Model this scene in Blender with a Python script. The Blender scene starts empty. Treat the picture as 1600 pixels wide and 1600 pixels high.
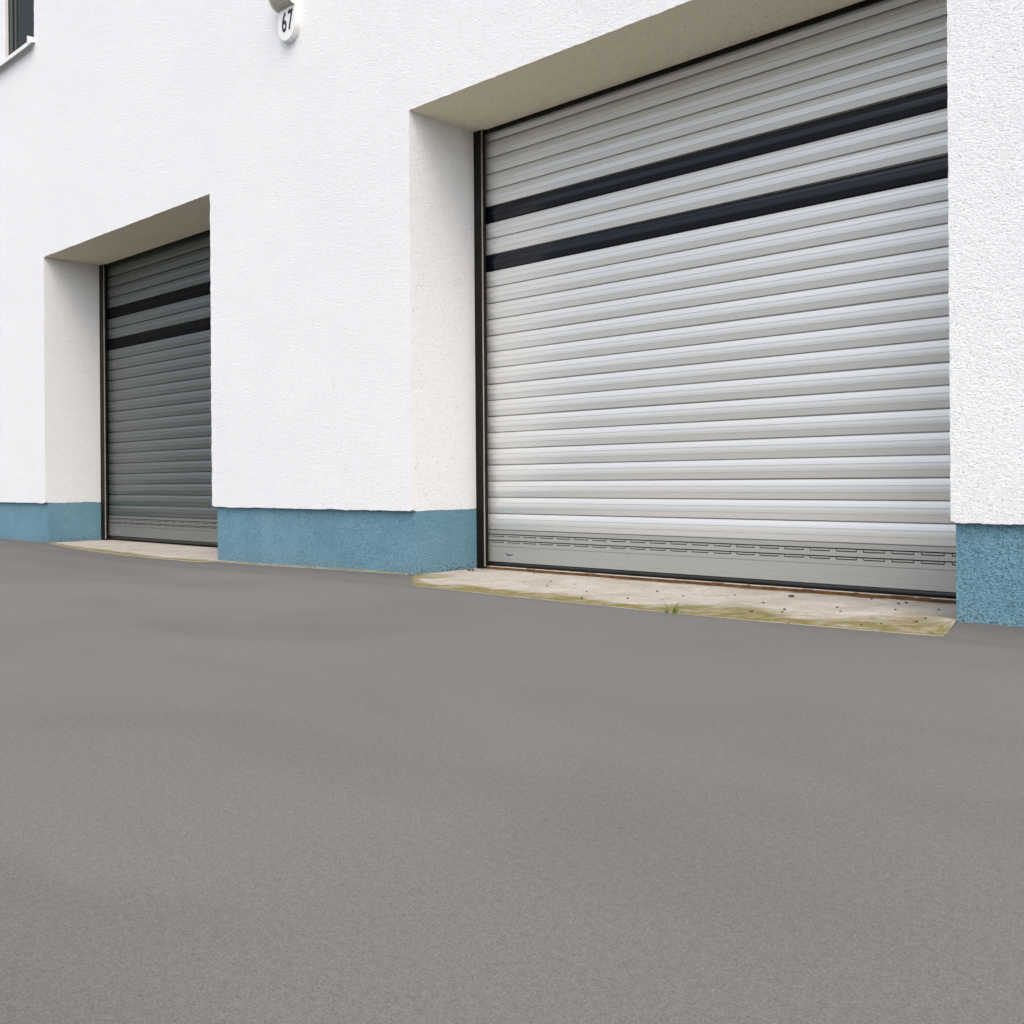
import bpy, bmesh, math, random
from mathutils import Vector, noise, Matrix
random.seed(67)
sc = bpy.context.scene
COL = sc.collection

# ------------------------------------------------------------------ helpers
def new_mat(name):
    m = bpy.data.materials.new(name); m.use_nodes = True
    nt = m.node_tree
    for n in list(nt.nodes): nt.nodes.remove(n)
    out = nt.nodes.new('ShaderNodeOutputMaterial')
    b = nt.nodes.new('ShaderNodeBsdfPrincipled')
    nt.links.new(b.outputs[0], out.inputs[0])
    return m, nt, b

def N(nt, typ, **kw):
    n = nt.nodes.new(typ)
    for k, v in kw.items():
        if k in n.inputs.keys(): n.inputs[k].default_value = v
        else: setattr(n, k, v)
    return n

def L(nt, a, b): nt.links.new(a, b)

def coords(nt, scale=(1, 1, 1), rot=(0, 0, 0)):
    tc = N(nt, 'ShaderNodeTexCoord')
    mp = N(nt, 'ShaderNodeMapping')
    mp.inputs['Scale'].default_value = scale
    mp.inputs['Rotation'].default_value = rot
    L(nt, tc.outputs['Object'], mp.inputs['Vector'])
    return mp.outputs['Vector']

def ntex(nt, vec, scale, detail=4.0, rough=0.55, dist=0.0):
    n = N(nt, 'ShaderNodeTexNoise')
    n.inputs['Scale'].default_value = scale
    n.inputs['Detail'].default_value = detail
    n.inputs['Roughness'].default_value = rough
    n.inputs['Distortion'].default_value = dist
    L(nt, vec, n.inputs['Vector'])
    return n.outputs['Fac']

def ramp(nt, fac, stops, interp='LINEAR'):
    r = N(nt, 'ShaderNodeValToRGB')
    r.color_ramp.interpolation = interp
    els = r.color_ramp.elements
    while len(els) < len(stops): els.new(0.5)
    for e, (p, c) in zip(els, stops):
        e.position = p
        e.color = (c, c, c, 1) if isinstance(c, (int, float)) else (*c, 1)
    L(nt, fac, r.inputs['Fac'])
    return r.outputs['Color']

def mix(nt, fac, a, b, mode='MIX'):
    m = N(nt, 'ShaderNodeMix'); m.data_type = 'RGBA'; m.blend_type = mode
    for sock, v in ((m.inputs[0], fac), (m.inputs[6], a), (m.inputs[7], b)):
        if isinstance(v, bpy.types.NodeSocket): L(nt, v, sock)
        elif isinstance(v, (int, float)): sock.default_value = v
        else: sock.default_value = (*v, 1)
    return m.outputs[2]

def mth(nt, op, a, b=0.0):
    m = N(nt, 'ShaderNodeMath'); m.operation = op
    for s, v in ((m.inputs[0], a), (m.inputs[1], b)):
        if isinstance(v, bpy.types.NodeSocket): L(nt, v, s)
        else: s.default_value = v
    return m.outputs[0]

def bump(nt, bsdf, height, strength, distance, prev=None):
    b = N(nt, 'ShaderNodeBump')
    b.inputs['Strength'].default_value = strength
    b.inputs['Distance'].default_value = distance
    L(nt, height, b.inputs['Height'])
    if prev is not None: L(nt, prev, b.inputs['Normal'])
    L(nt, b.outputs['Normal'], bsdf.inputs['Normal'])
    return b.outputs['Normal']

def link(name, me, mats, parent=None, smooth=False):
    o = bpy.data.objects.new(name, me)
    for m in (mats if isinstance(mats, (list, tuple)) else [mats]): me.materials.append(m)
    if smooth:
        for p in me.polygons: p.use_smooth = True
        me.set_sharp_from_angle(angle=math.radians(38))
    COL.objects.link(o)
    if parent is not None: o.parent = parent
    return o

def from_bm(name, bm, mats, parent=None, smooth=False, recalc=True):
    if recalc: bmesh.ops.recalc_face_normals(bm, faces=bm.faces)
    me = bpy.data.meshes.new(name); bm.to_mesh(me); bm.free()
    return link(name, me, mats, parent, smooth)

def empty(name, loc):
    o = bpy.data.objects.new(name, None); COL.objects.link(o)
    o.location = loc; o.empty_display_size = 0.2
    return o

def tag(o, label, cat, group=None):
    o['label'] = label; o['category'] = cat
    if group: o['group'] = group

def box(bm, x0, x1, y0, y1, z0, z1, bev=0.0, mat=0):
    vs = [bm.verts.new((x, y, z)) for x in (x0, x1) for y in (y0, y1) for z in (z0, z1)]
    fs = []
    for q in ((0, 1, 3, 2), (4, 6, 7, 5), (0, 4, 5, 1), (2, 3, 7, 6), (0, 2, 6, 4), (1, 5, 7, 3)):
        f = bm.faces.new([vs[i] for i in q]); f.material_index = mat; fs.append(f)
    if bev:
        bmesh.ops.recalc_face_normals(bm, faces=fs)
        es = list({e for f in fs for e in f.edges})
        r = bmesh.ops.bevel(bm, geom=es, offset=bev, segments=2, affect='EDGES', profile=0.6)
        for f in r['faces']: f.material_index = mat

def extrude_x(bm, prof, xs, closed=True, mat=0, fn=None):
    """sweep a (y,z) profile along the x positions xs"""
    rows = []
    for x in xs:
        rows.append([bm.verts.new((x, y + (fn(x, z)[0] if fn else 0), z + (fn(x, z)[1] if fn else 0))) for y, z in prof])
    n = len(prof)
    for a, b in zip(rows, rows[1:]):
        for i in range(n if closed else n - 1):
            j = (i + 1) % n
            f = bm.faces.new((a[i], a[j], b[j], b[i])); f.material_index = mat
    if closed:
        f = bm.faces.new(rows[0]); f.material_index = mat
        f = bm.faces.new(rows[-1][::-1]); f.material_index = mat
    return rows

def prism(bm, outline, d0, d1, to3, mat=0):
    """outline: 2D list; to3(u,v,d) -> xyz; closed prism between depths d0 and d1"""
    a = [bm.verts.new(to3(u, v, d0)) for u, v in outline]
    b = [bm.verts.new(to3(u, v, d1)) for u, v in outline]
    n = len(a); fs = [bm.faces.new(a), bm.faces.new(b[::-1])]
    for i in range(n):
        j = (i + 1) % n
        fs.append(bm.faces.new((a[i], b[i], b[j], a[j])))
    for f in fs: f.material_index = mat
    return fs

def fbm(x, y, z=0.0, octs=4):
    v = 0; a = 1; s = 0
    for _ in range(octs):
        v += a * noise.noise((x, y, z)); s += a
        x *= 2.03; y *= 2.03; z *= 2.03; a *= 0.5
    return v / s

def sstep(a, b, x):
    t = min(1, max(0, (x - a) / (b - a))); return t * t * (3 - 2 * t)

# ------------------------------------------------------------------ dimensions (metres)
X1, X2, X3, X4 = -11.568, -8.020, -5.361, -1.681       # sides of the two openings
ZW, ZTS, ZTB = 0.448, 3.206, 3.259                     # base of render, lintels
DR = 0.632                                             # depth of the reveals (to the guide rails)
YS = 0.695                                             # plane of the shutter curtains
PIT = 0.1202; ZB = 0.2925                              # slat pitch, lower edge of lowest slat
WX0, WX1, WZ0, WZ1 = -14.30, -11.780, 5.690, 7.30      # upper window
EP = 0.035                                             # plinth set back behind the render

# ------------------------------------------------------------------ materials
def mat_render(name='white roughcast render', ca=(0.785, 0.800, 0.822), cb=(0.812, 0.826, 0.845), cc=(0.76, 0.77, 0.785)):
    m, nt, b = new_mat(name)
    v = coords(nt)
    va = coords(nt, (0.85, 0.85, 1.5), (0, math.radians(-24), 0))
    big = ntex(nt, v, 0.55, 3, 0.5)
    mid = ntex(nt, v, 5.0, 4, 0.6)
    base = mix(nt, ramp(nt, big, [(0.3, 0), (0.7, 1)]), ca, cb)
    base = mix(nt, mth(nt, 'MULTIPLY', ramp(nt, mid, [(0.45, 0), (0.75, 1)]), 0.22), base, cc)
    # rubbed plaster: flat grains with short slanting pits between them
    g = ntex(nt, va, 92.0, 4, 0.66, 0.6)
    g2 = ntex(nt, va, 120.0, 3, 0.6, 0.2)
    flat = ramp(nt, g, [(0.32, 0), (0.50, 0.85), (0.75, 1)])
    h = mth(nt, 'ADD', flat, mth(nt, 'MULTIPLY', g2, 0.55))
    h = mth(nt, 'ADD', h, mth(nt, 'MULTIPLY', ntex(nt, va, 34.0, 3, 0.55, 0.4), 1.1))
    # shade inside the pits, painted into the base colour
    pit = mth(nt, 'MULTIPLY', ramp(nt, g, [(0.345, 1), (0.42, 0)]), ramp(nt, g2, [(0.42, 1), (0.62, 0.1)]))
    base = mix(nt, mth(nt, 'MULTIPLY', pit, 0.65), base, (0.20, 0.195, 0.195))
    L(nt, base, b.inputs['Base Color'])
    b.inputs['Roughness'].default_value = 0.93
    b.inputs['Specular IOR Level'].default_value = 0.2
    bump(nt, b, h, 0.50, 0.0095)
    return m

def mat_plinth():
    m, nt, b = new_mat('blue painted roughcast plinth')
    v = coords(nt)
    va = coords(nt, (1.0, 1.0, 1.15), (0, math.radians(20), 0))
    big = ntex(nt, v, 2.2, 4, 0.6)
    base = mix(nt, ramp(nt, big, [(0.3, 0), (0.7, 1)]), (0.132, 0.272, 0.358), (0.170, 0.328, 0.420))
    g = ntex(nt, va, 98.0, 4, 0.66, 0.5)
    vor = N(nt, 'ShaderNodeTexVoronoi'); vor.feature = 'F1'; vor.inputs['Scale'].default_value = 120.0
    vor.inputs['Randomness'].default_value = 1.0
    L(nt, va, vor.inputs['Vector'])
    pit = ramp(nt, g, [(0.34, 1), (0.43, 0)])
    base = mix(nt, mth(nt, 'MULTIPLY', pit, 0.50), base, (0.022, 0.045, 0.055))
    # splash zone just above the ground: bare pale grains and black grime
    tc = N(nt, 'ShaderNodeTexCoord'); sep = N(nt, 'ShaderNodeSeparateXYZ'); L(nt, tc.outputs['Object'], sep.inputs[0])
    low = ntex(nt, v, 14.0, 3, 0.6)
    zz = mth(nt, 'ADD', sep.outputs['Z'], mth(nt, 'MULTIPLY', mth(nt, 'SUBTRACT', low, 0.5), 0.07))
    zone = mth(nt, 'MULTIPLY', ramp(nt, zz, [(0.005, 1), (0.10, 0)]), ramp(nt, ntex(nt, v, 1.7, 3, 0.6), [(0.36, 0.1), (0.52, 1)]))
    sp = ntex(nt, v, 110.0, 3, 0.6)
    pale = mth(nt, 'MULTIPLY', zone, ramp(nt, sp, [(0.53, 0), (0.60, 1)]))
    dark = mth(nt, 'MULTIPLY', zone, ramp(nt, ntex(nt, v, 85.0, 3, 0.6), [(0.53, 0), (0.60, 1)]))
    base = mix(nt, mth(nt, 'MULTIPLY', pale, 0.7), base, (0.34, 0.40, 0.40))
    base = mix(nt, mth(nt, 'MULTIPLY', dark, 0.92), base, (0.018, 0.022, 0.022))
    L(nt, base, b.inputs['Base Color'])
    b.inputs['Roughness'].default_value = 0.85
    b.inputs['Specular IOR Level'].default_value = 0.3
    h = mth(nt, 'ADD', ramp(nt, g, [(0.28, 0), (0.48, 0.85), (0.75, 1)]), mth(nt, 'MULTIPLY', vor.outputs['Distance'], -0.5))
    bump(nt, b, h, 0.75, 0.012)
    return m

def mat_metal(name, col, metallic, rough, fleck=0.5, warm=(0.5, 0.47, 0.40)):
    m, nt, b = new_mat(name)
    v = coords(nt, (1, 1, 6))
    st = ntex(nt, v, 160.0, 2, 0.6)
    v2 = coords(nt)
    cl = ntex(nt, v2, 0.8, 2, 0.5)
    d = tuple(c * 0.97 for c in col)
    base = mix(nt, ramp(nt, st, [(0.3, 0), (0.7, 1)]), d, col)
    base = mix(nt, mth(nt, 'MULTIPLY', ramp(nt, cl, [(0.45, 0), (0.75, 1)]), 0.15), base, tuple(c * w * 1.85 for c, w in zip(col, warm)))
    fl = ramp(nt, ntex(nt, v2, 75.0, 2, 0.5), [(0.745, 0), (0.775, 1)])
    base = mix(nt, mth(nt, 'MULTIPLY', fl, fleck), base, (0.06, 0.055, 0.045))
    L(nt, base, b.inputs['Base Color'])
    b.inputs['Metallic'].default_value = metallic
    r = mth(nt, 'ADD', mth(nt, 'MULTIPLY', cl, 0.06), rough - 0.03)
    L(nt, r, b.inputs['Roughness'])
    return m

def mat_plain(name, col, rough=0.5, metallic=0.0, var=0.15, scale=8.0, spec=0.5, bmp=0.05):
    m, nt, b = new_mat(name)
    f = ntex(nt, coords(nt), scale, 4, 0.6)
    base = mix(nt, ramp(nt, f, [(0.3, 0), (0.7, 1)]), tuple(c * (1 - var) for c in col), tuple(min(1, c * (1 + var)) for c in col))
    L(nt, base, b.inputs['Base Color'])
    b.inputs['Roughness'].default_value = rough
    b.inputs['Metallic'].default_value = metallic
    b.inputs['Specular IOR Level'].default_value = spec
    if bmp: bump(nt, b, ntex(nt, coords(nt), scale * 12, 3, 0.6), bmp, 0.005)
    return m

def mat_asphalt():
    m, nt, b = new_mat('fine grey asphalt')
    v = coords(nt)
    # long faint wheel and drainage marks that run along the yard
    streak = ntex(nt, coords(nt, (0.45, 0.9, 1), (0, 0, 0.35)), 1.1, 3, 0.5, 0.9)
    patch = ntex(nt, v, 0.7, 3, 0.5)
    base = mix(nt, ramp(nt, patch, [(0.3, 0), (0.7, 1)]), (0.143, 0.140, 0.134), (0.157, 0.1535, 0.146))
    base = mix(nt, mth(nt, 'MULTIPLY', ramp(nt, streak, [(0.50, 0), (0.70, 1)]), 0.42), base, (0.112, 0.109, 0.105))
    # damp dirt gathered along the foot of the building
    tc = N(nt, 'ShaderNodeTexCoord'); sep = N(nt, 'ShaderNodeSeparateXYZ'); L(nt, tc.outputs['Object'], sep.inputs[0])
    yy = mth(nt, 'ADD', sep.outputs['Y'], mth(nt, 'MULTIPLY', mth(nt, 'SUBTRACT', ntex(nt, v, 3.5, 4, 0.65), 0.5), 0.35))
    foot = ramp(nt, mth(nt, 'ADD', yy, 1.0), [(0.36, 0), (0.47, 0.55), (0.52, 0.55), (0.60, 0.25), (1.0, 0.9)])
    base = mix(nt, mth(nt, 'MULTIPLY', foot, 0.5), base, (0.085, 0.080, 0.068))
    # stone grains at three sizes
    g1 = ntex(nt, v, 520.0, 2, 0.6)
    g2 = ntex(nt, v, 230.0, 3, 0.65)
    g3 = ntex(nt, v, 70.0, 3, 0.7)
    gg = mth(nt, 'ADD', mth(nt, 'ADD', mth(nt, 'MULTIPLY', g1, 0.40), mth(nt, 'MULTIPLY', g2, 0.44)), mth(nt, 'MULTIPLY', g3, 0.20))
    base = mix(nt, 1.0, base, ramp(nt, gg, [(0.37, 0.60), (0.52, 1.0), (0.67, 1.45)]), 'MULTIPLY')
    L(nt, base, b.inputs['Base Color'])
    b.inputs['Roughness'].default_value = 0.9
    b.inputs['Specular IOR Level'].default_value = 0.22
    n1 = bump(nt, b, gg, 0.35, 0.004)
    bump(nt, b, ntex(nt, v, 3.0, 3, 0.5), 0.10, 0.02, n1)
    return m

def mat_concrete():
    m, nt, b = new_mat('pale stained concrete')
    v = coords(nt)
    a = N(nt, 'ShaderNodeAttribute'); a.attribute_name = 'moss'
    r = N(nt, 'ShaderNodeAttribute'); r.attribute_name = 'rust'
    c1 = ntex(nt, coords(nt, (1, 0.7, 1)), 4.5, 5, 0.66, 0.5)
    c2 = ntex(nt, v, 22.0, 4, 0.6)
    base = mix(nt, ramp(nt, c1, [(0.3, 0), (0.7, 1)]), (0.37, 0.325, 0.265), (0.53, 0.50, 0.465))
    base = mix(nt, mth(nt, 'MULTIPLY', ramp(nt, c2, [(0.5, 0), (0.66, 1)]), 0.45), base, (0.33, 0.275, 0.19))
    mo = mix(nt, ramp(nt, ntex(nt, v, 26.0, 4, 0.65), [(0.35, 0), (0.65, 1)]), (0.145, 0.122, 0.030), (0.235, 0.205, 0.072))
    base = mix(nt, a.outputs['Fac'], base, mo)
    base = mix(nt, r.outputs['Fac'], base, (0.12, 0.062, 0.022))
    grit = ramp(nt, ntex(nt, v, 80.0, 3, 0.6), [(0.61, 0), (0.66, 1)])
    base = mix(nt, mth(nt, 'MULTIPLY', grit, 0.75), base, (0.06, 0.05, 0.04))
    L(nt, base, b.inputs['Base Color'])
    b.inputs['Roughness'].default_value = 0.9
    b.inputs['Specular IOR Level'].default_value = 0.25
    n1 = bump(nt, b, ntex(nt, v, 70.0, 4, 0.65), 0.6, 0.008)
    bump(nt, b, c1, 0.25, 0.02, n1)
    return m

M_WALL = mat_render(); M_SOFF = mat_render('beige tinted soffit render', (0.84, 0.77, 0.595), (0.87, 0.80, 0.63), (0.76, 0.70, 0.52)); M_PLINTH = mat_plinth(); M_ASPH = mat_asphalt(); M_CONC = mat_concrete()  # soffits use the wall render recoloured in a beige tint
M_SILV = mat_metal('silver painted aluminium', (0.660, 0.672, 0.670), 0.42, 0.37, 0.30)
M_GREY = mat_metal('grey painted aluminium', (0.130, 0.147, 0.143), 0.5, 0.38, 0.25)
M_BARS = mat_metal('dull silver bottom bar', (0.385, 0.395, 0.375), 0.40, 0.46, 0.75)
M_BARG = mat_metal('dull grey bottom bar', (0.205, 0.21, 0.20), 0.40, 0.46, 0.5)
M_DARK = mat_plain('black tinted slat', (0.004, 0.006, 0.011), 0.2, 0.0, 0.2, 6.0, 0.40, 0.0)
M_DARKM = mat_plain('matt black slat', (0.004, 0.0045, 0.005), 0.5, 0.0, 0.2, 6.0, 0.05, 0.0)
M_RAIL = mat_plain('black brown rail paint', (0.007, 0.0065, 0.005), 0.5, 0.0, 0.3, 6.0, 0.15)
M_TRIM = mat_plain('bare rail lip', (0.42, 0.40, 0.34), 0.45, 0.2, 0.15, 9.0)
M_RUBR = mat_plain('black rubber', (0.016, 0.018, 0.017), 0.42, 0.0, 0.3, 14.0, 0.5, 0.15)
M_WHITE = mat_plain('white enamel', (0.78, 0.78, 0.775), 0.35, 0.0, 0.03, 4.0)
M_DIFF = mat_plain('shade grey opal glass', (0.42, 0.405, 0.36), 0.5, 0.0, 0.12, 10.0)  # shade on the lamp's underside is put into this grey colour
M_DIGIT = mat_plain('black sign paint', (0.012, 0.012, 0.012), 0.4)
M_GLASS = mat_plain('dark window glass', (0.022, 0.028, 0.021), 0.07, 0.0, 0.1, 3.0, 0.06, 0.0)
M_GASK = mat_plain('dark grey window rail', (0.050, 0.055, 0.050), 0.45, 0.0, 0.1, 6.0)
M_RUST = mat_plain('rusty steel', (0.115, 0.060, 0.024), 0.85, 0.0, 0.5, 16.0, 0.2, 0.4)
M_ROOF = mat_plain('grey roof felt', (0.10, 0.10, 0.10), 0.9)
M_GRASS = mat_plain('green grass blade', (0.085, 0.145, 0.022), 0.55, 0.0, 0.35, 30.0)
M_PEB = mat_plain('dark pebble', (0.045, 0.040, 0.034), 0.85, 0.0, 0.4, 60.0)
M_PEBL = mat_plain('pale pebble', (0.55, 0.52, 0.46), 0.85, 0.0, 0.2, 60.0)
M_STK = mat_plain('pale sticker', (0.46, 0.46, 0.475), 0.5, 0.0, 0.03)
M_STKT = mat_plain('purple black sticker print', (0.055, 0.035, 0.065), 0.5, 0.0, 0.03)

# ------------------------------------------------------------------ ground
def dip(x, y):
    return -0.030 * math.exp(-((x + 7.9) / 1.5) ** 2) * sstep(-2.6, -0.3, y)
gx = [-400, -120, -40, -18] + [-14 + .25 * i for i in range(61)] + [4, 14, 40, 120, 400]
gy = [-400, -120, -40, -12, -6, -4, -3] + [-2.6 + .2 * i for i in range(19)] + [14, 40, 120, 400]
bm = bmesh.new()
gv = [[bm.verts.new((x, y, dip(x, y))) for x in gx] for y in gy]
for j in range(len(gy) - 1):
    for i in range(len(gx) - 1):
        bm.faces.new((gv[j][i], gv[j][i + 1], gv[j + 1][i + 1], gv[j + 1][i]))
asphalt = from_bm('asphalt_ground', bm, M_ASPH)
asphalt['kind'] = 'structure'

# ------------------------------------------------------------------ building
B = empty('commercial_building', (-6.0, 0.0, 0.0))
tag(B, 'white rendered commercial building with blue plinth and two roller shutters', 'building')
OFF = Vector((-6.0, 0, 0))
def bpart(name, bm, mats, parent=B, smooth=False):
    if parent is B: bmesh.ops.translate(bm, verts=bm.verts, vec=-OFF)
    return from_bm(name, bm, mats, parent, smooth)

def frange(a, b, step):
    n = max(1, round((b - a) / step)); return [a + (b - a) * i / n for i in range(n + 1)]
def cat(*lists):
    s = sorted({round(v, 4) for l in lists for v in l}); return s

# the render: front sheet with openings and turned reveals, arrises left hand-made and slightly ragged
XL, XR, ZTOP = -34.0, 11.0, 9.6
xs = cat([XL, -24, -18], frange(-15.0, X1, .035), frange(X1, X2, .035), frange(X2, X3, .03), frange(X3, X4, .025), frange(X4, 0.2, .018), [1, 3, 6, XR], [WX0, WX1])
zs = cat(frange(ZW, ZTS, .025), [ZTB], frange(ZTB, WZ0, .035), frange(WZ0, WZ1, .05), [8.2, ZTOP])
def in_open(x, z):
    if X1 < x < X2 and z < ZTS: return True
    if X3 < x < X4 and z < ZTB: return True
    if WX0 < x < WX1 and WZ0 < z < WZ1: return True
    return False
bm = bmesh.new(); grid = {}
def gvtx(i, k):
    if (i, k) not in grid: grid[(i, k)] = bm.verts.new((xs[i], 0, zs[k]))
    return grid[(i, k)]
for i in range(len(xs) - 1):
    for k in range(len(zs) - 1):
        if in_open((xs[i] + xs[i + 1]) / 2, (zs[k] + zs[k + 1]) / 2): continue
        bm.faces.new((gvtx(i, k), gvtx(i + 1, k), gvtx(i + 1, k + 1), gvtx(i, k + 1)))
# turn the edges of the openings and the lower edge inwards
def strip(edge_keys, ys):
    prev = [grid[k] for k in edge_keys]
    for y in ys:
        cur = [bm.verts.new((v.co.x, y, v.co.z)) for v in prev]
        for a in range(len(prev) - 1):
            bm.faces.new((prev[a], prev[a + 1], cur[a + 1], cur[a]))
        prev = cur
def xi(x): return min(range(len(xs)), key=lambda i: abs(xs[i] - x))
def zi(z): return min(range(len(zs)), key=lambda i: abs(zs[i] - z))
yrev = [0.012] + frange(0.04, DR, .035)
for (a, b, top) in ((X1, X2, ZTS), (X3, X4, ZTB)):
    ia, ib, kt = xi(a), xi(b), zi(top)
    keys = [(ia, k) for k in range(0, kt + 1)] + [(i, kt) for i in range(ia + 1, ib + 1)] + [(ib, k) for k in range(kt - 1, -1, -1)]
    strip(keys, yrev + [0.86])
ia, ib, k0, k1 = xi(WX0), xi(WX1), zi(WZ0), zi(WZ1)
keys = [(ia, k) for k in range(k0, k1 + 1)] + [(i, k1) for i in range(ia + 1, ib + 1)] + [(ib, k) for k in range(k1 - 1, k0 - 1, -1)] + [(i, k0) for i in range(ib - 1, ia - 1, -1)]
strip(keys, [0.012, 0.06, 0.2, 0.3])
for (a, b) in ((XL, X1), (X2, X3), (X4, XR)):
    strip([(i, 0) for i in range(xi(a), xi(b) + 1)], [0.012, 0.06])
# ragged arrises and gentle trowel waves
for v in bm.verts:
    x, y, z = v.co
    e = Vector((noise.noise((x * 22, y * 22, z * 22)), noise.noise((x * 22 + 40, y * 22, z * 22)), noise.noise((x * 22, y * 22 + 80, z * 22))))
    e2 = Vector((noise.noise((x * 60, y * 60, z * 60)), noise.noise((x * 60 + 40, y * 60, z * 60)), noise.noise((x * 60, y * 60 + 80, z * 60))))
    w = noise.noise((x * 1.7, y * 1.7, z * 1.7 + 9))
    near = 9.0
    for (a, b, z0, z1) in ((X1, X2, -1, ZTS), (X3, X4, -1, ZTB), (WX0, WX1, WZ0, WZ1)):
        if a - .1 < x < b + .1 and z0 - .1 < z < z1 + .1:
            near = min(near, abs(x - a), abs(x - b), abs(z - z0), abs(z - z1))
    amp = 0.0030 if (-15 < x < 1 and y < 0.02 and near < 0.004) or abs(z - ZW) < 1e-4 else 0
    d = e * amp + e2 * amp * 0.8
    if abs(z - ZW) < 1e-4:                                    # hand-finished drip edge
        d.z += 0.006 * noise.noise((x * 5, y * 5, 3)) + 0.003 * noise.noise((x * 31, y * 31, 3))
        if y < 0.02:                                          # chipped lower corners
            for c in (X4, X3, X2, X1):
                dd = abs(x - c)
                d.z += 0.010 * math.exp(-(dd / 0.02) ** 2)
    d.y += 0.0025 * w
    v.co += d
bm.normal_update(); bm.faces.ensure_lookup_table()
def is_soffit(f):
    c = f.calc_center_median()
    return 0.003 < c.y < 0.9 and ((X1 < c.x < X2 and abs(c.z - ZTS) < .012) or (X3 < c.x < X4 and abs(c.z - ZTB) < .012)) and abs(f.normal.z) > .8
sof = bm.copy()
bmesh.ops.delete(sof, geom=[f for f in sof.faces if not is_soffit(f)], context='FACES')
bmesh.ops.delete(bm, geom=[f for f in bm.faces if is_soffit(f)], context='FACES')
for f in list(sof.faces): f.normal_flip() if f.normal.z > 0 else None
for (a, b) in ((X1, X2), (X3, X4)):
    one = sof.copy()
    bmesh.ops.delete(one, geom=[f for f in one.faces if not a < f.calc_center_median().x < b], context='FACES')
    bpart('soffit', one, M_SOFF, smooth=True)['label'] = 'beige tinted underside of the lintel'
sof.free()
wall = bpart('wall', bm, M_WALL, smooth=True)
bm2 = bmesh.new()
# rear and side walls with the shutter boxes' rear lining
for q in (((XL, 0, 0), (XL, 13, 0), (XL, 13, ZTOP), (XL, 0, ZTOP)), ((XR, 0, 0), (XR, 0, ZTOP), (XR, 13, ZTOP), (XR, 13, 0)),
          ((XL, 13, 0), (XR, 13, 0), (XR, 13, ZTOP), (XL, 13, ZTOP))):
    bm2.faces.new([bm2.verts.new(p) for p in q])
bpart('rear_wall', bm2, M_WALL)
bm2 = bmesh.new(); box(bm2, XL - .15, XR + .15, -0.25, 13.15, ZTOP + .003, ZTOP + 0.28, 0.01)
bpart('roof', bm2, M_ROOF)

# blue plinth, three lengths, each with returns into the reveals
def plinth(x0, x1, r0, r1, fine):
    bm = bmesh.new()
    st = 0.02 if fine else 0.03
    px = cat([x0], [x for x in frange(max(x0, -15), min(x1, 1), st)], [x1])
    pz = cat([-0.06], frange(0.0, ZW - 0.002, 0.02))
    def sheet(pts_u, fn):
        rows = [[bm.verts.new(fn(u, z)) for u in pts_u] for z in pz]
        for a, b in zip(rows, rows[1:]):
            for i in range(len(pts_u) - 1): bm.faces.new((a[i], a[i + 1], b[i + 1], b[i]))
    sheet(px, lambda u, z: (u, EP, z))
    yy = frange(EP, 0.86, 0.03)
    if r0: sheet(yy, lambda u, z: (x0, u, z))
    if r1: sheet(yy, lambda u, z: (x1, u, z))
    t = [bm.verts.new(p) for p in ((x0, EP, ZW - .002), (x1, EP, ZW - .002), (x1, .86, ZW - .002), (x0, .86, ZW - .002))]
    bm.faces.new(t)
    bmesh.ops.remove_doubles(bm, verts=bm.verts, dist=0.0005)
    for v in bm.verts:
        x, y, z = v.co
        if -15 < x < 1:
            v.co += 0.0024 * Vector((noise.noise((x * 30, y * 30, z * 30)), noise.noise((x * 30 + 50, y * 30, z * 30)), 0))
    return bpart('plinth', bm, M_PLINTH, smooth=True)
plinth(XL, X1 - 0.001, False, True, False)
plinth(X2 + 0.030, X3 + 0.003, True, True, False)
plinth(X4 + 0.010, XR, True, False, True)

# ------------------------------------------------------------------ roller shutters
def slat_profile(z0):
    """outer skin of one hollow slat from its lower lip upwards, (y, z)"""
    p = [(0.012, 0.0), (0.012, 0.0040), (-0.0058, 0.0050), (-0.0066, 0.0072),
         (-0.0142, 0.0400), (-0.0112, 0.0408), (-0.0112, 0.0428), (-0.0150, 0.0438),
         (-0.0160, 0.0600), (-0.0152, 0.0782), (-0.0118, 0.0790), (-0.0118, 0.0810), (-0.0150, 0.0820),
         (-0.0114, 0.1000), (-0.0054, 0.1150), (-0.0024, 0.1175), (0.003, 0.1186), (0.012, 0.1192)]
    return [(YS + 0.010 + y, z0 + z) for y, z in p]

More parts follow.
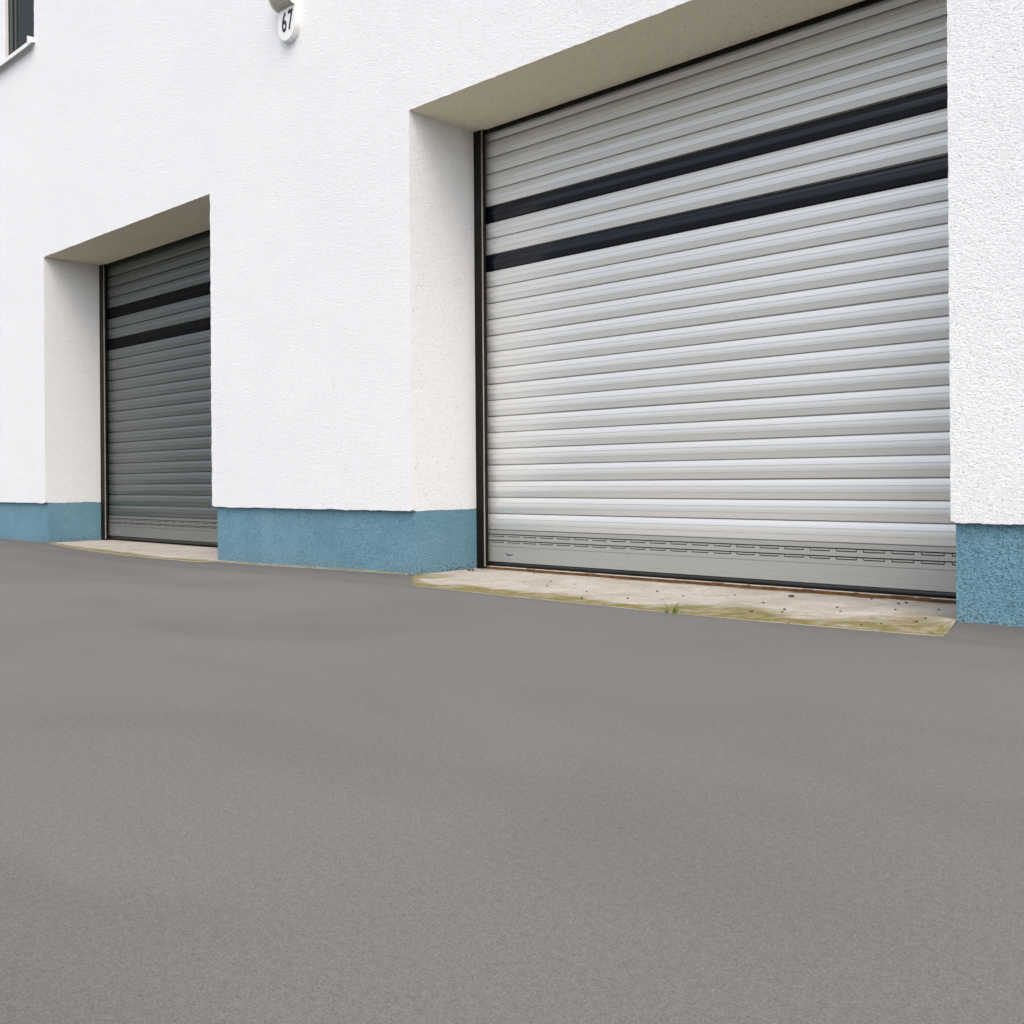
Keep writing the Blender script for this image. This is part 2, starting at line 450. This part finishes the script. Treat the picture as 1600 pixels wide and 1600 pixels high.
def shutter(xa, xb, top, m_slat, m_bar, label, rail_w, m_dark):
    n = int(math.ceil((top + 0.22 - ZB) / PIT))
    dark = (16, 19)
    xsS = frange(xa + 0.03, xb - 0.03, 0.4)
    bm = bmesh.new(); darks = []
    for k in range(n):
        off = random.uniform(-0.0007, 0.0007); ph = random.uniform(0, 9)
        fn = lambda x, z, o=off, p=ph: (o + 0.0009 * math.sin(x * 1.3 + p) , 0.0006 * math.sin(x * 0.9 + p * 2))
        if k in dark:
            b2 = bmesh.new(); extrude_x(b2, slat_profile(ZB + k * PIT), xsS, False, 0, fn); darks.append(b2)
        else:
            extrude_x(bm, slat_profile(ZB + k * PIT), xsS, False, 0, fn)
    S = bpart('roller_shutter', bm, m_slat)
    S['label'] = label
    def sub(name, bm, mats, smooth=False):
        bmesh.ops.translate(bm, verts=bm.verts, vec=-OFF)
        return from_bm(name, bm, mats, S, smooth)
    for b2 in darks: sub('tinted_slat', b2, m_dark)
    # bottom bar with its two rows of vent slots
    yf = YS - 0.008
    prof = [(yf + .03, .2920), (yf, .2905), (yf, .2645), (yf + .002, .2640), (yf + .022, .2640), (yf + .022, .2445), (yf + .002, .2435), (yf, .2425),
            (yf, .2190), (yf + .002, .2185), (yf + .022, .2185), (yf + .022, .2000), (yf + .002, .1990), (yf, .1980),
            (yf, .1735), (yf + .004, .1725), (yf + .004, .1700), (yf - .001, .1690), (yf - .001, .1150), (yf - .0003, .1144), (yf - .001, .1138),
            (yf - .001, .0860), (yf - .0003, .0854), (yf - .001, .0848), (yf - .001, .0600), (yf + .004, .0580), (yf + .05, .0580), (yf + .05, .2920)]
    bm = bmesh.new(); extrude_x(bm, prof, [xa + 0.03, xb - 0.03])
    for f in bm.faces:
        c = f.calc_center_median()
        if c.y > yf + .0205 and c.y < yf + .0235 and .19 < c.z < .27: f.material_index = 1  # darkness of the hollow put into the colour of the slot backs
    per = 0.1585; x = xa + 0.108 - per
    while x < xb - 0.05:
        c = x + 0.124; w = 0.0345; c1 = c + w
        lo, hi = max(c, xa + .032), min(c1, xb - .032)
        if hi - lo > 0.01:
            for zt, zb_ in ((.2575, .2440), (.2120, .1995)):
                r = 0.0045
                out = [(lo - r, zb_ - .001), (lo - r * .35, zb_ + r * .25), (lo, zb_ + r), (lo, zt - .003), (lo - .003, zt), (hi + .003, zt), (hi, zt - .003), (hi, zb_ + r), (hi + r * .35, zb_ + r * .25), (hi + r, zb_ - .001)]
                prism(bm, out, yf + .0008, yf + .0215, lambda u, v, d: (u, d, v))
                # the lip that hangs in each slot
                t0, t1 = max(c1 + .005, xa + .032), min(c1 + per - w - .005, xb - .032)
                if t1 - t0 > .02:
                    q = 0.004; zl = zb_ + .0052
                    prism(bm, [(t0, zt), (t0, zl + q), (t0 + q * .3, zl + q * .3), (t0 + q, zl), (t1 - q, zl), (t1 - q * .3, zl + q * .3), (t1, zl + q), (t1, zt)], yf + .0012, yf + .0215, lambda u, v, d: (u, d, v))
        x += per
    sub('bottom_bar', bm, [m_bar, M_RAIL])
    # round rubber seal under the bar
    bm = bmesh.new(); cs = []
    for i in range(12):
        a = 2 * math.pi * i / 12
        cs.append((yf + .018 + .017 * math.cos(a), .0430 + .0200 * math.sin(a)))
    extrude_x(bm, cs, frange(xa + 0.06, xb - 0.06, .2), True, 0, lambda x, z: (0.001 * math.sin(x * 3), 0.0012 * noise.noise((x * 2, 0, 0))))
    box(bm, xa + .06, xb - .06, yf + .007, yf + .030, .0560, .0595)
    sub('rubber_seal', bm, M_RUBR, True)
    bm = bmesh.new(); box(bm, xa + .004, xb - .004, DR + .028, DR + .040, top - .030, top + .12)  # black strip across the gap between soffit and curtain
    sub('header_strip', bm, M_RAIL)
    # guide rails: dark channel, bare lip, brush
    for s in (0, 1):
        bm = bmesh.new()
        def bx(x0, x1, *r, mat=0):
            if s: x0, x1 = xa + xb - x1, xa + xb - x0
            box(bm, x0, x1, *r, mat=mat)
        bx(xa + .002, xa + rail_w, DR + .001, DR + .026, -.004, top + .15)
        bx(xa + rail_w + .0005, xa + rail_w + .0065, DR + .004, DR + .020, .020, top + .15, mat=1)
        bx(xa + rail_w + .0070, xa + rail_w + .022, DR + .012, DR + .026, .020, top + .15)
        bx(xa + .002, xa + rail_w - .03, DR + .0265, DR + .05, -.004, top + .15)
        sub('guide_rail', bm, [M_RAIL, M_TRIM])
    return S, sub

S1, sub1 = shutter(X3, X4, ZTB, M_SILV, M_BARS, 'wide silver roller shutter with two black slats', 0.078, M_DARK)
S2, sub2 = shutter(X1, X2, ZTS, M_GREY, M_BARG, 'dark grey roller shutter with two black slats', 0.100, M_DARKM)

# dark boxes that house the rolled-up curtains behind the lintels
for (a, b, t) in ((X1, X2, ZTS), (X3, X4, ZTB)):
    bm = bmesh.new()
    for q in (((a, DR, t + .02), (b, DR, t + .02), (b, DR, t + .6), (a, DR, t + .6)), ((a, DR, t + .6), (b, DR, t + .6), (b, 1.3, t + .6), (a, 1.3, t + .6)),
              ((a, 1.3, -.05), (b, 1.3, -.05), (b, 1.3, t + .6), (a, 1.3, t + .6)),
              ((a - .01, DR, -.05), (a - .01, 1.3, -.05), (a - .01, 1.3, t + .6), (a - .01, DR, t + .6)), ((b + .01, DR, -.05), (b + .01, 1.3, -.05), (b + .01, 1.3, t + .6), (b + .01, DR, t + .6))):
        bm.faces.new([bm.verts.new(p) for p in q])
    bpart('shutter_box', bm, M_RAIL)

def text_mesh(s, size, sx, depth, bold=0.0):
    cu = bpy.data.curves.new('text', 'FONT'); cu.body = s; cu.size = size; cu.extrude = depth; cu.offset = bold
    cu.align_x = 'CENTER'; cu.resolution_u = 6
    to = bpy.data.objects.new('text', cu); COL.objects.link(to)
    dg = bpy.context.evaluated_depsgraph_get()
    me = bpy.data.meshes.new_from_object(to.evaluated_get(dg))
    COL.objects.unlink(to); bpy.data.objects.remove(to)
    me.transform(Matrix.Diagonal((sx, 1, 1, 1)))
    me.transform(Matrix.Rotation(math.radians(90), 4, 'X'))       # faces the street (-Y)
    return me

# small maker's sticker on each bottom bar
for S, x in ((S1, -5.075), (S2, -11.265)):
    bm = bmesh.new(); box(bm, x - .045, x + .045, YS - .0095, YS - .0088, .0995, .1235)
    bmesh.ops.translate(bm, verts=bm.verts, vec=-OFF)
    st = from_bm('maker_sticker', bm, M_STK, S)
    me = text_mesh('Tescort', 0.030, 0.86, 0.0004, 0.0011)
    me.materials.clear()
    me.transform(Matrix.Translation(Vector((x, YS - .0104, .1060)) - OFF))
    # the print belongs to the sticker: one mesh, two materials
    bm = bmesh.new(); bm.from_mesh(st.data)
    nf = len(bm.faces); bm.from_mesh(me); bm.faces.ensure_lookup_table()
    for f in bm.faces[nf:]: f.material_index = 1
    bm.to_mesh(st.data); bm.free(); st.data.materials.append(M_STKT)

# ------------------------------------------------------------------ upper window
bm = bmesh.new()
fy = 0.13
box(bm, WX0 + .002, WX0 + .09, fy, fy + .08, WZ0 + .03, WZ1 - .002, .004)               # far stile
box(bm, WX0 + .0905, WX1 - .062, fy + .001, fy + .08, WZ1 - .085, WZ1 - .003, .004)     # head
box(bm, -13.20, -12.955, fy - .012, fy + .079, WZ0 + .03, WZ1 - .0855, .006)             # mullion of the white casement
W = bpart('window', bm, M_WHITE)
W['label'] = 'upper window with white frame and dark glass'
def wsub(name, bm, mat):
    bmesh.ops.translate(bm, verts=bm.verts, vec=-OFF)
    return from_bm(name, bm, mat, W)
for x0, x1, y0, mt in ((-12.954, -12.868, .03, M_RAIL), (-12.867, -12.800, .016, M_GASK), (-12.799, -12.732, .03, M_RAIL), (-12.731, -12.690, .02, M_GASK), (WX1 - .060, WX1 - .002, .004, M_GASK)):  # black strips stand in for the dark gaps between the grey rails
    bm = bmesh.new(); box(bm, x0, x1, fy + y0, fy + .08, WZ0 - .02, WZ1 - .0855, .004)
    wsub('casement_strip', bm, mt)
bm = bmesh.new(); box(bm, -12.689, WX1 - .061, fy + .034, fy + .052, WZ0 - .02, WZ1 - .086)
wsub('glass', bm, M_GLASS)
bm = bmesh.new(); box(bm, WX0 + .091, -13.201, fy + .034, fy + .052, WZ0 + .03, WZ1 - .086)
wsub('glass', bm, M_GLASS)
bm = bmesh.new()
prof = [(0.128, WZ0 + .004), (-0.072, WZ0 - .028), (-0.074, WZ0 - .074), (-0.069, WZ0 - .075), (-0.066, WZ0 - .036), (0.128, WZ0 - .006)]
extrude_x(bm, prof, [WX0 - .02, WX1 + .024])
for x0 in (WX1 + .0245, WX0 - .0345):
    prism(bm, [(-.088, WZ0 - .058), (-.088, WZ0 + .022), (.020, WZ0 + .030), (.020, WZ0 - .020), (-.050, WZ0 - .036), (-.062, WZ0 - .058)], x0, x0 + .014, lambda u, v, d: (d, u, v))   # upturned end cap
wsub('sill', bm, M_WHITE)
# room behind the glass
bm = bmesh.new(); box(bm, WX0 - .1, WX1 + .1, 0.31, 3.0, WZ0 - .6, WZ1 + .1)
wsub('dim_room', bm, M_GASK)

# ------------------------------------------------------------------ house number lamp
LX, LZ = -6.757, 4.154
lamp = empty('house_number_lamp', (LX, 0, LZ))
tag(lamp, 'white wall lamp with black house number 67 on its rounded plate', 'house number lamp')
hw = 0.119
def lamp_part(name, bm, mats, smooth=False): return from_bm(name, bm, mats, lamp, smooth)
bm = bmesh.new()
out = [(-hw, 0.62), (-hw, hw * 1.15)]
for i in range(1, 24):
    a = math.pi + math.pi * i / 24
    out.append((hw * math.cos(a), hw * 1.15 + hw * 1.15 * math.sin(a)))
out += [(hw, hw * 1.15), (hw, 0.62)]
fs = prism(bm, out, -0.054, 0.006, lambda u, v, d: (u, d, v))
bmesh.ops.recalc_face_normals(bm, faces=bm.faces)
es = [e for e in bm.edges if all(abs(v.co.y + 0.054) < 1e-5 for v in e.verts)]
bmesh.ops.bevel(bm, geom=es, offset=0.004, segments=2, affect='EDGES')
plate = lamp_part('number_plate', bm, M_WHITE)
for ch, cx in (('6', -0.028), ('7', 0.054)):
    me = text_mesh(ch, 0.216, 0.62, 0.001, 0.0042)
    me.transform(Matrix.Translation((cx, -0.0555, 0.078)))
    link('digit', me, M_DIGIT, plate)
    me.materials.clear(); me.materials.append(M_DIGIT)
for sx in (-0.085, 0.0965):
    bm = bmesh.new(); bmesh.ops.create_uvsphere(bm, u_segments=10, v_segments=6, radius=0.006, matrix=Matrix.Translation((sx + .014, -0.055, 0.275)) @ Matrix.Diagonal((1, .4, 1, 1)))
    from_bm('screw', bm, M_GASK, plate, True)
# hood: two cheeks and a curved roof, opal glass bowl between them
bowl = [(-.0545, .256), (-.078, .262), (-.100, .276), (-.122, .298), (-.140, .326), (-.152, .362), (-.156, .402)]
roofp = [(-.160, .404), (-.154, .450), (-.130, .492), (-.096, .512), (-.0545, .520)]
bm = bmesh.new()
cheek = [(y - .004, z - .004) for y, z in bowl] + roofp
cheek[0] = (-.0545, .250)
for x0, x1 in ((-hw + .001, -hw + .011), (hw - .011, hw - .001)):
    prism(bm, cheek, x0, x1, lambda u, v, d: (d, u, v))
rf = roofp + [(y + .006 if y < -.06 else y, z - .008) for y, z in roofp[::-1]]
extrude_x(bm, rf, [-hw + .0115, hw - .0115])
lamp_part('hood', bm, M_WHITE)
bm = bmesh.new()
extrude_x(bm, bowl + [(y + .008 if y < -.06 else y, z + .008) for y, z in bowl[::-1]], [-hw + .0115, hw - .0115])
lamp_part('lamp_shade', bm, M_DIFF, False)

# ------------------------------------------------------------------ concrete thresholds
def threshold(name, front, xa, xb, label, mossf, rustf, yback=0.80, zt=0.0055, name2=False):
    """front: (x, y) polyline of the ragged front edge, left to right"""
    bm = bmesh.new()
    lay = bm.verts.layers.float.new('moss'); layr = bm.verts.layers.float.new('rust')
    def yf(x):
        for (x0, y0), (x1, y1) in zip(front, front[1:]):
            if x0 <= x <= x1: return y0 + (y1 - y0) * (x - x0) / (x1 - x0)
        return front[-1][1] if x > front[-1][0] else front[0][1]
    X = frange(front[0][0], front[-1][0], 0.022)
    nv = 46; rows = []
    for x in X:
        y0 = yf(x) + 0.022 * fbm(x * 3.5, 2) + 0.007 * noise.noise((x * 28, 0, 0))
        yb = yback if xa < x < xb else (EP + .002 if x < xb or zt < 0 or name2 else max(-.46, .03 - (x - xb) * 3.9))
        if yb - y0 < 0.002: y0 = yb - 0.002
        col = []
        v = bm.verts.new((x, y0 - 0.002, -0.006 + dip(x, y0))); v[lay] = 0.25; col.append(v)
        v = bm.verts.new((x, y0 - 0.001, zt * .55 + dip(x, y0))); v[lay] = 0.20; col.append(v)
        for j in range(nv + 1):
            t = (j / nv) ** 1.3
            y = y0 + (yb - y0) * t
            z = zt + dip(x, y) * (1 - sstep(.2, .6, y)) + 0.0025 * fbm(x * 7, y * 7) - (0.003 if j == 0 else 0) - (.0036 * sstep(xb + .0, xb + .09, x) if not name2 else 0)
            v = bm.verts.new((x, y, z)); v[lay] = mossf(x, y, y - y0); v[layr] = rustf(x, y)
            col.append(v)
        rows.append(col)
    for a, b in zip(rows, rows[1:]):
        for j in range(len(a) - 1):
            bm.faces.new((a[j], b[j], b[j + 1], a[j + 1]))
    o = from_bm(name, bm, M_CONC, None, True)
    tag(o, label, 'threshold')
    return o

def moss_big(x, y, d):
    n = fbm(x * 2.2, y * 5, 1.5) ; n2 = fbm(x * 10, y * 13, 4.2)
    reach = 0.06 + 0.12 * sstep(-4.9, -4.3, x) * (1 - sstep(-3.6, -3.2, x))
    reach += 0.46 * math.exp(-((x + 1.83) / 0.30) ** 2) + 0.36 * math.exp(-((x + 2.66) / 0.36) ** 2) - 0.08 * math.exp(-((x + 2.15) / .13) ** 2)
    reach = (reach + 0.02) * (1 + 0.95 * n)
    m = 1 - sstep(reach * 0.60, reach * 1.35 + 0.03, d + 0.09 * n2 + 0.03 * fbm(x * 34, y * 24, 1))
    # corner at the left jamb and thin drainage streaks
    m = max(m, 0.75 * (1 - sstep(0.10, 0.24, math.hypot((x + 5.19) * 0.8, y + 0.03) + 0.07 * n2)))
    s = sstep(0.16, 0.30, fbm(x * 1.6, y * 13, 7.7)) * (1 - sstep(0.15, 0.55, d)) * 0.55
    edge = 0.95 * (1 - sstep(0.004, 0.05, d + .03 * n2))
    mott = 0.55 + 0.45 * sstep(-0.30, 0.12, fbm(x * 17, y * 11, 6.6)) 
    return min(1, max(m * (1 - .2 * sstep(.10, .45, d)) * mott, s, edge))
def rust_big(x, y):
    n = fbm(x * 7, y * 20, 2.2)
    return min(1, max(0, (1 - sstep(0.0, 0.05, 0.63 - y)) * 0.85 * sstep(-0.25, 0.3, n) + sstep(0.30, 0.42, n) * (1 - sstep(.03, .22, 0.65 - y)) * .8))
front_big = [(-5.345, 0.02), (-5.24, -0.11), (-5.0, -0.315), (-4.88, -0.42), (-4.78, -0.475), (-4.47, -0.495), (-4.1, -0.520), (-3.7, -0.522), (-3.2, -0.540), (-2.8, -0.545), (-2.3, -0.525), (-1.9, -0.495), (-1.70, -0.475), (-1.60, -0.455), (-1.555, -0.440)]
T1 = threshold('concrete_threshold', front_big, X3 - .004, X4 + .012, 'pale mossy concrete threshold under the wide silver shutter', moss_big, rust_big)
def moss_small(x, y, d):
    n = fbm(x * 2.0, y * 6, 5.5); n2 = fbm(x * 8, y * 20, 8.2)
    reach = 0.05 + 0.10 * math.exp(-((x + 9.7) / 0.9) ** 2) + 0.10 * math.exp(-((x + 8.15) / 0.35) ** 2)
    if x > X2 + .03: reach = 0.035
    m = 1 - sstep(reach * 0.6, reach * 1.2 + 0.02, d + 0.06 * n2 + .03 * n)
    return min(1, max(0, m * 0.85))
def rust_small(x, y):
    n = fbm(x * 3, y * 12, 12.2)
    return min(1, max(0, sstep(0.15, 0.4, n) * (1 - sstep(0.0, 0.12, 0.66 - y)) * .7))
front_small = [(-11.54, 0.02), (-11.2, -0.06), (-10.8, -0.135), (-10.25, -0.215), (-9.55, -0.265), (-9.04, -0.25), (-8.6, -0.20), (-8.29, -0.17), (-8.02, -0.15), (-7.95, -0.03), (-7.8, -0.015), (-6.8, -0.02), (-5.9, -0.01), (-5.42, 0.018)]
T2 = threshold('concrete_threshold', front_small, X1 - .004, X2 + .028, 'sandy concrete threshold under the dark grey shutter', moss_small, rust_small, name2=True)
# rusty angle iron let into the wide threshold just below its shutter
bm = bmesh.new()
def jit(x, z): return (0.004 * fbm(x * 5, 3) + .002 * noise.noise((x * 37, 1, 0)), 0.0018 * fbm(x * 9, 8) if z > .013 else 0)
extrude_x(bm, [(.640, .004), (.640, .0240), (.645, .0268), (.672, .0268), (.672, .004)], frange(X3 + .10, X4 - .004, .03), True, 0, jit)
for f in bm.faces:
    if f.calc_center_median().z > .0252: f.material_index = 1
from_bm('angle_iron', bm, [M_RUST, M_CONC], T1)

# ------------------------------------------------------------------ grass tuft in the joint
G = empty('grass_tuft', (-2.825, -0.555, 0.0))
tag(G, 'small green grass tuft growing in the joint before the wide threshold', 'grass')
bm = bmesh.new()
for i, (a, ln, lean, w) in enumerate([(a_, l_ * .68, n_, w_ * .8) for a_, l_, n_, w_ in [(2.7, .125, .50, .0050), (2.95, .085, .35, .0045), (0.35, .105, .45, .0055), (0.15, .070, .40, .0055), (1.2, .060, .5, .004), (3.6, .05, .6, .004), (5.4, .045, .7, .004), (0.9, .085, .3, .004), (3.1, .045, .9, .0045), (6.1, .05, .9, .0045), (4.5, .035, .8, .004), (2.2, .055, .55, .004)]]):
    bx0 = (-.018 if math.cos(a) < 0 else .026) + random.uniform(-.010, .010); by0 = random.uniform(-.006, .006)
    dx, dy = math.cos(a), math.sin(a) * .6; prev = None
    for s in range(6):
        t = s / 5; r = lean * ln * t * t; z = ln * t * (1 - .15 * t)
        ww = w * (1 - t) ** .7 + .0004
        px, py = -0.73, -0.68                                   # blades' broad side, turned with the leaf
        p = Vector((bx0 + dx * r, by0 + dy * r, z))
        q = (bm.verts.new(p + Vector((-dy * .5 + .7, dx * .5, 0)) * ww), bm.verts.new(p - Vector((-dy * .5 + .7, dx * .5, 0)) * ww), bm.verts.new(p + Vector((0, -ww * .5, 0))))
        if prev:
            bm.faces.new((prev[0], prev[2], q[2], q[0])); bm.faces.new((prev[2], prev[1], q[1], q[2]))
        prev = q
from_bm('blades', bm, M_GRASS, G)

# ------------------------------------------------------------------ grit and pebbles lying on the thresholds
def pebble_mesh(seed, m):
    bm = bmesh.new(); bmesh.ops.create_icosphere(bm, subdivisions=2, radius=1)
    for v in bm.verts:
        n = 1 + 0.35 * noise.noise(v.co * 1.3 + Vector((seed * 7.1, 0, 0)))
        v.co = Vector((v.co.x * n * 1.25, v.co.y * n, v.co.z * n * 0.62))
    me = bpy.data.meshes.new('pebble'); bm.to_mesh(me); bm.free(); me.materials.append(m)
    for p in me.polygons: p.use_smooth = True
    return me
PM = [pebble_mesh(i, M_PEB) for i in range(4)]
spots = [(-2.648, 0.04, 8), (-2.531, -0.303, 5), (-2.5226, -0.2965, 8), (-2.4375, -0.1293, 8), (-2.3996, -0.2259, 7), (-2.2752, 0.1045, 7),
         (-2.1971, -0.0259, 6), (-1.9238, -0.4, 6), (-1.8747, -0.3062, 6), (-2.1067, 0.4504, 8), (-1.7913, -0.0169, 7), (-1.7813, -0.1473, 7),
         (-4.0891, -0.0208, 7), (-4.2538, 0.2049, 7), (-4.0196, 0.1595, 6), (-3.5054, -0.4018, 9), (-3.3919, 0.1487, 8), (-3.3117, -0.2429, 8),
         (-4.7261, 0.5721, 8), (-2.2937, 0.5539, 8), (-2.0877, 0.5017, 9), (-3.15, 0.05, 6), (-2.95, .26, 7), (-3.7, -.12, 6), (-2.02, .2, 6), (-1.86, .33, 6)]
for i, (x, y, r) in enumerate(spots):
    o = bpy.data.objects.new('pebble', PM[i % 4]); COL.objects.link(o)
    o.location = (x, y, 0.0078 + r * .00028); s = r * 0.00075
    o.scale = (s, s, s); o.rotation_euler = (0, 0, random.uniform(0, 6))
    tag(o, 'tiny dark pebble lying on the pale concrete before the wide silver shutter', 'pebble', 'grit on the wide threshold')
o = bpy.data.objects.new('pebble', PM[1]); COL.objects.link(o)
o.location = (-2.676, 0.397, 0.0110); o.scale = (.015, .012, .011)
tag(o, 'largest black pebble on the wide threshold, close to the rusty edge', 'pebble')
for i, (x, y) in enumerate([(-5.262, .458), (-5.238, .474)]):
    o = bpy.data.objects.new('pebble', PM[i]); COL.objects.link(o)
    o.location = (x, y, .0100); o.scale = (.013, .010, .010)
    tag(o, 'small dark pebble at the foot of the black guide rail of the wide shutter', 'pebble', 'pebbles at the guide rail foot')

# ------------------------------------------------------------------ light: bright overcast
SUN_EL, SUN_AZ = math.radians(52), math.radians(48)           # from the street side, a little to the right
d = Vector((math.sin(SUN_AZ) * math.cos(SUN_EL), -math.cos(SUN_AZ) * math.cos(SUN_EL), math.sin(SUN_EL)))
sl = bpy.data.lights.new('sun', 'SUN'); sl.energy = 0.85; sl.angle = math.radians(120); sl.color = (1.0, 0.925, 0.80)
so = bpy.data.objects.new('sun', sl); COL.objects.link(so)
so.rotation_euler = d.to_track_quat('Z', 'Y').to_euler()
w = bpy.data.worlds.new('World'); sc.world = w; w.use_nodes = True
nt = w.node_tree
bg = nt.nodes['Background']
sky = nt.nodes.new('ShaderNodeTexSky'); sky.sky_type = 'NISHITA'; sky.sun_disc = False
sky.sun_elevation = SUN_EL
sky.sun_rotation = math.pi - SUN_AZ
sky.air_density = 1.0; sky.dust_density = 4.0; sky.ozone_density = 1.0
hs = nt.nodes.new('ShaderNodeHueSaturation'); hs.inputs['Saturation'].default_value = 0.75
nt.links.new(sky.outputs[0], hs.inputs['Color']); nt.links.new(hs.outputs[0], bg.inputs[0])
bg.inputs[1].default_value = 0.15

# ------------------------------------------------------------------ camera
YAW, ROLL = 0.7531, 0.0076
cd = bpy.data.cameras.new('camera'); cam = bpy.data.objects.new('camera', cd); COL.objects.link(cam)
cd.sensor_width = 36; cd.lens = 1580.35 / 1600 * 36
cd.shift_y = -(800 - 752.4) / 1600
cd.clip_start = 0.05; cd.clip_end = 2000
cam.location = (0, -4.6916, 0.65)
cam.rotation_euler = (Matrix.Rotation(YAW, 3, 'Z') @ Matrix.Rotation(math.pi / 2, 3, 'X') @ Matrix.Rotation(-ROLL, 3, 'Z')).to_euler()
sc.camera = cam
sc.view_settings.view_transform = 'Standard'; sc.view_settings.look = 'None'
sc.view_settings.gamma = 1.0; sc.view_settings.use_curve_mapping = False
sc.view_settings.exposure = 0.77
sc.render.film_transparent = False
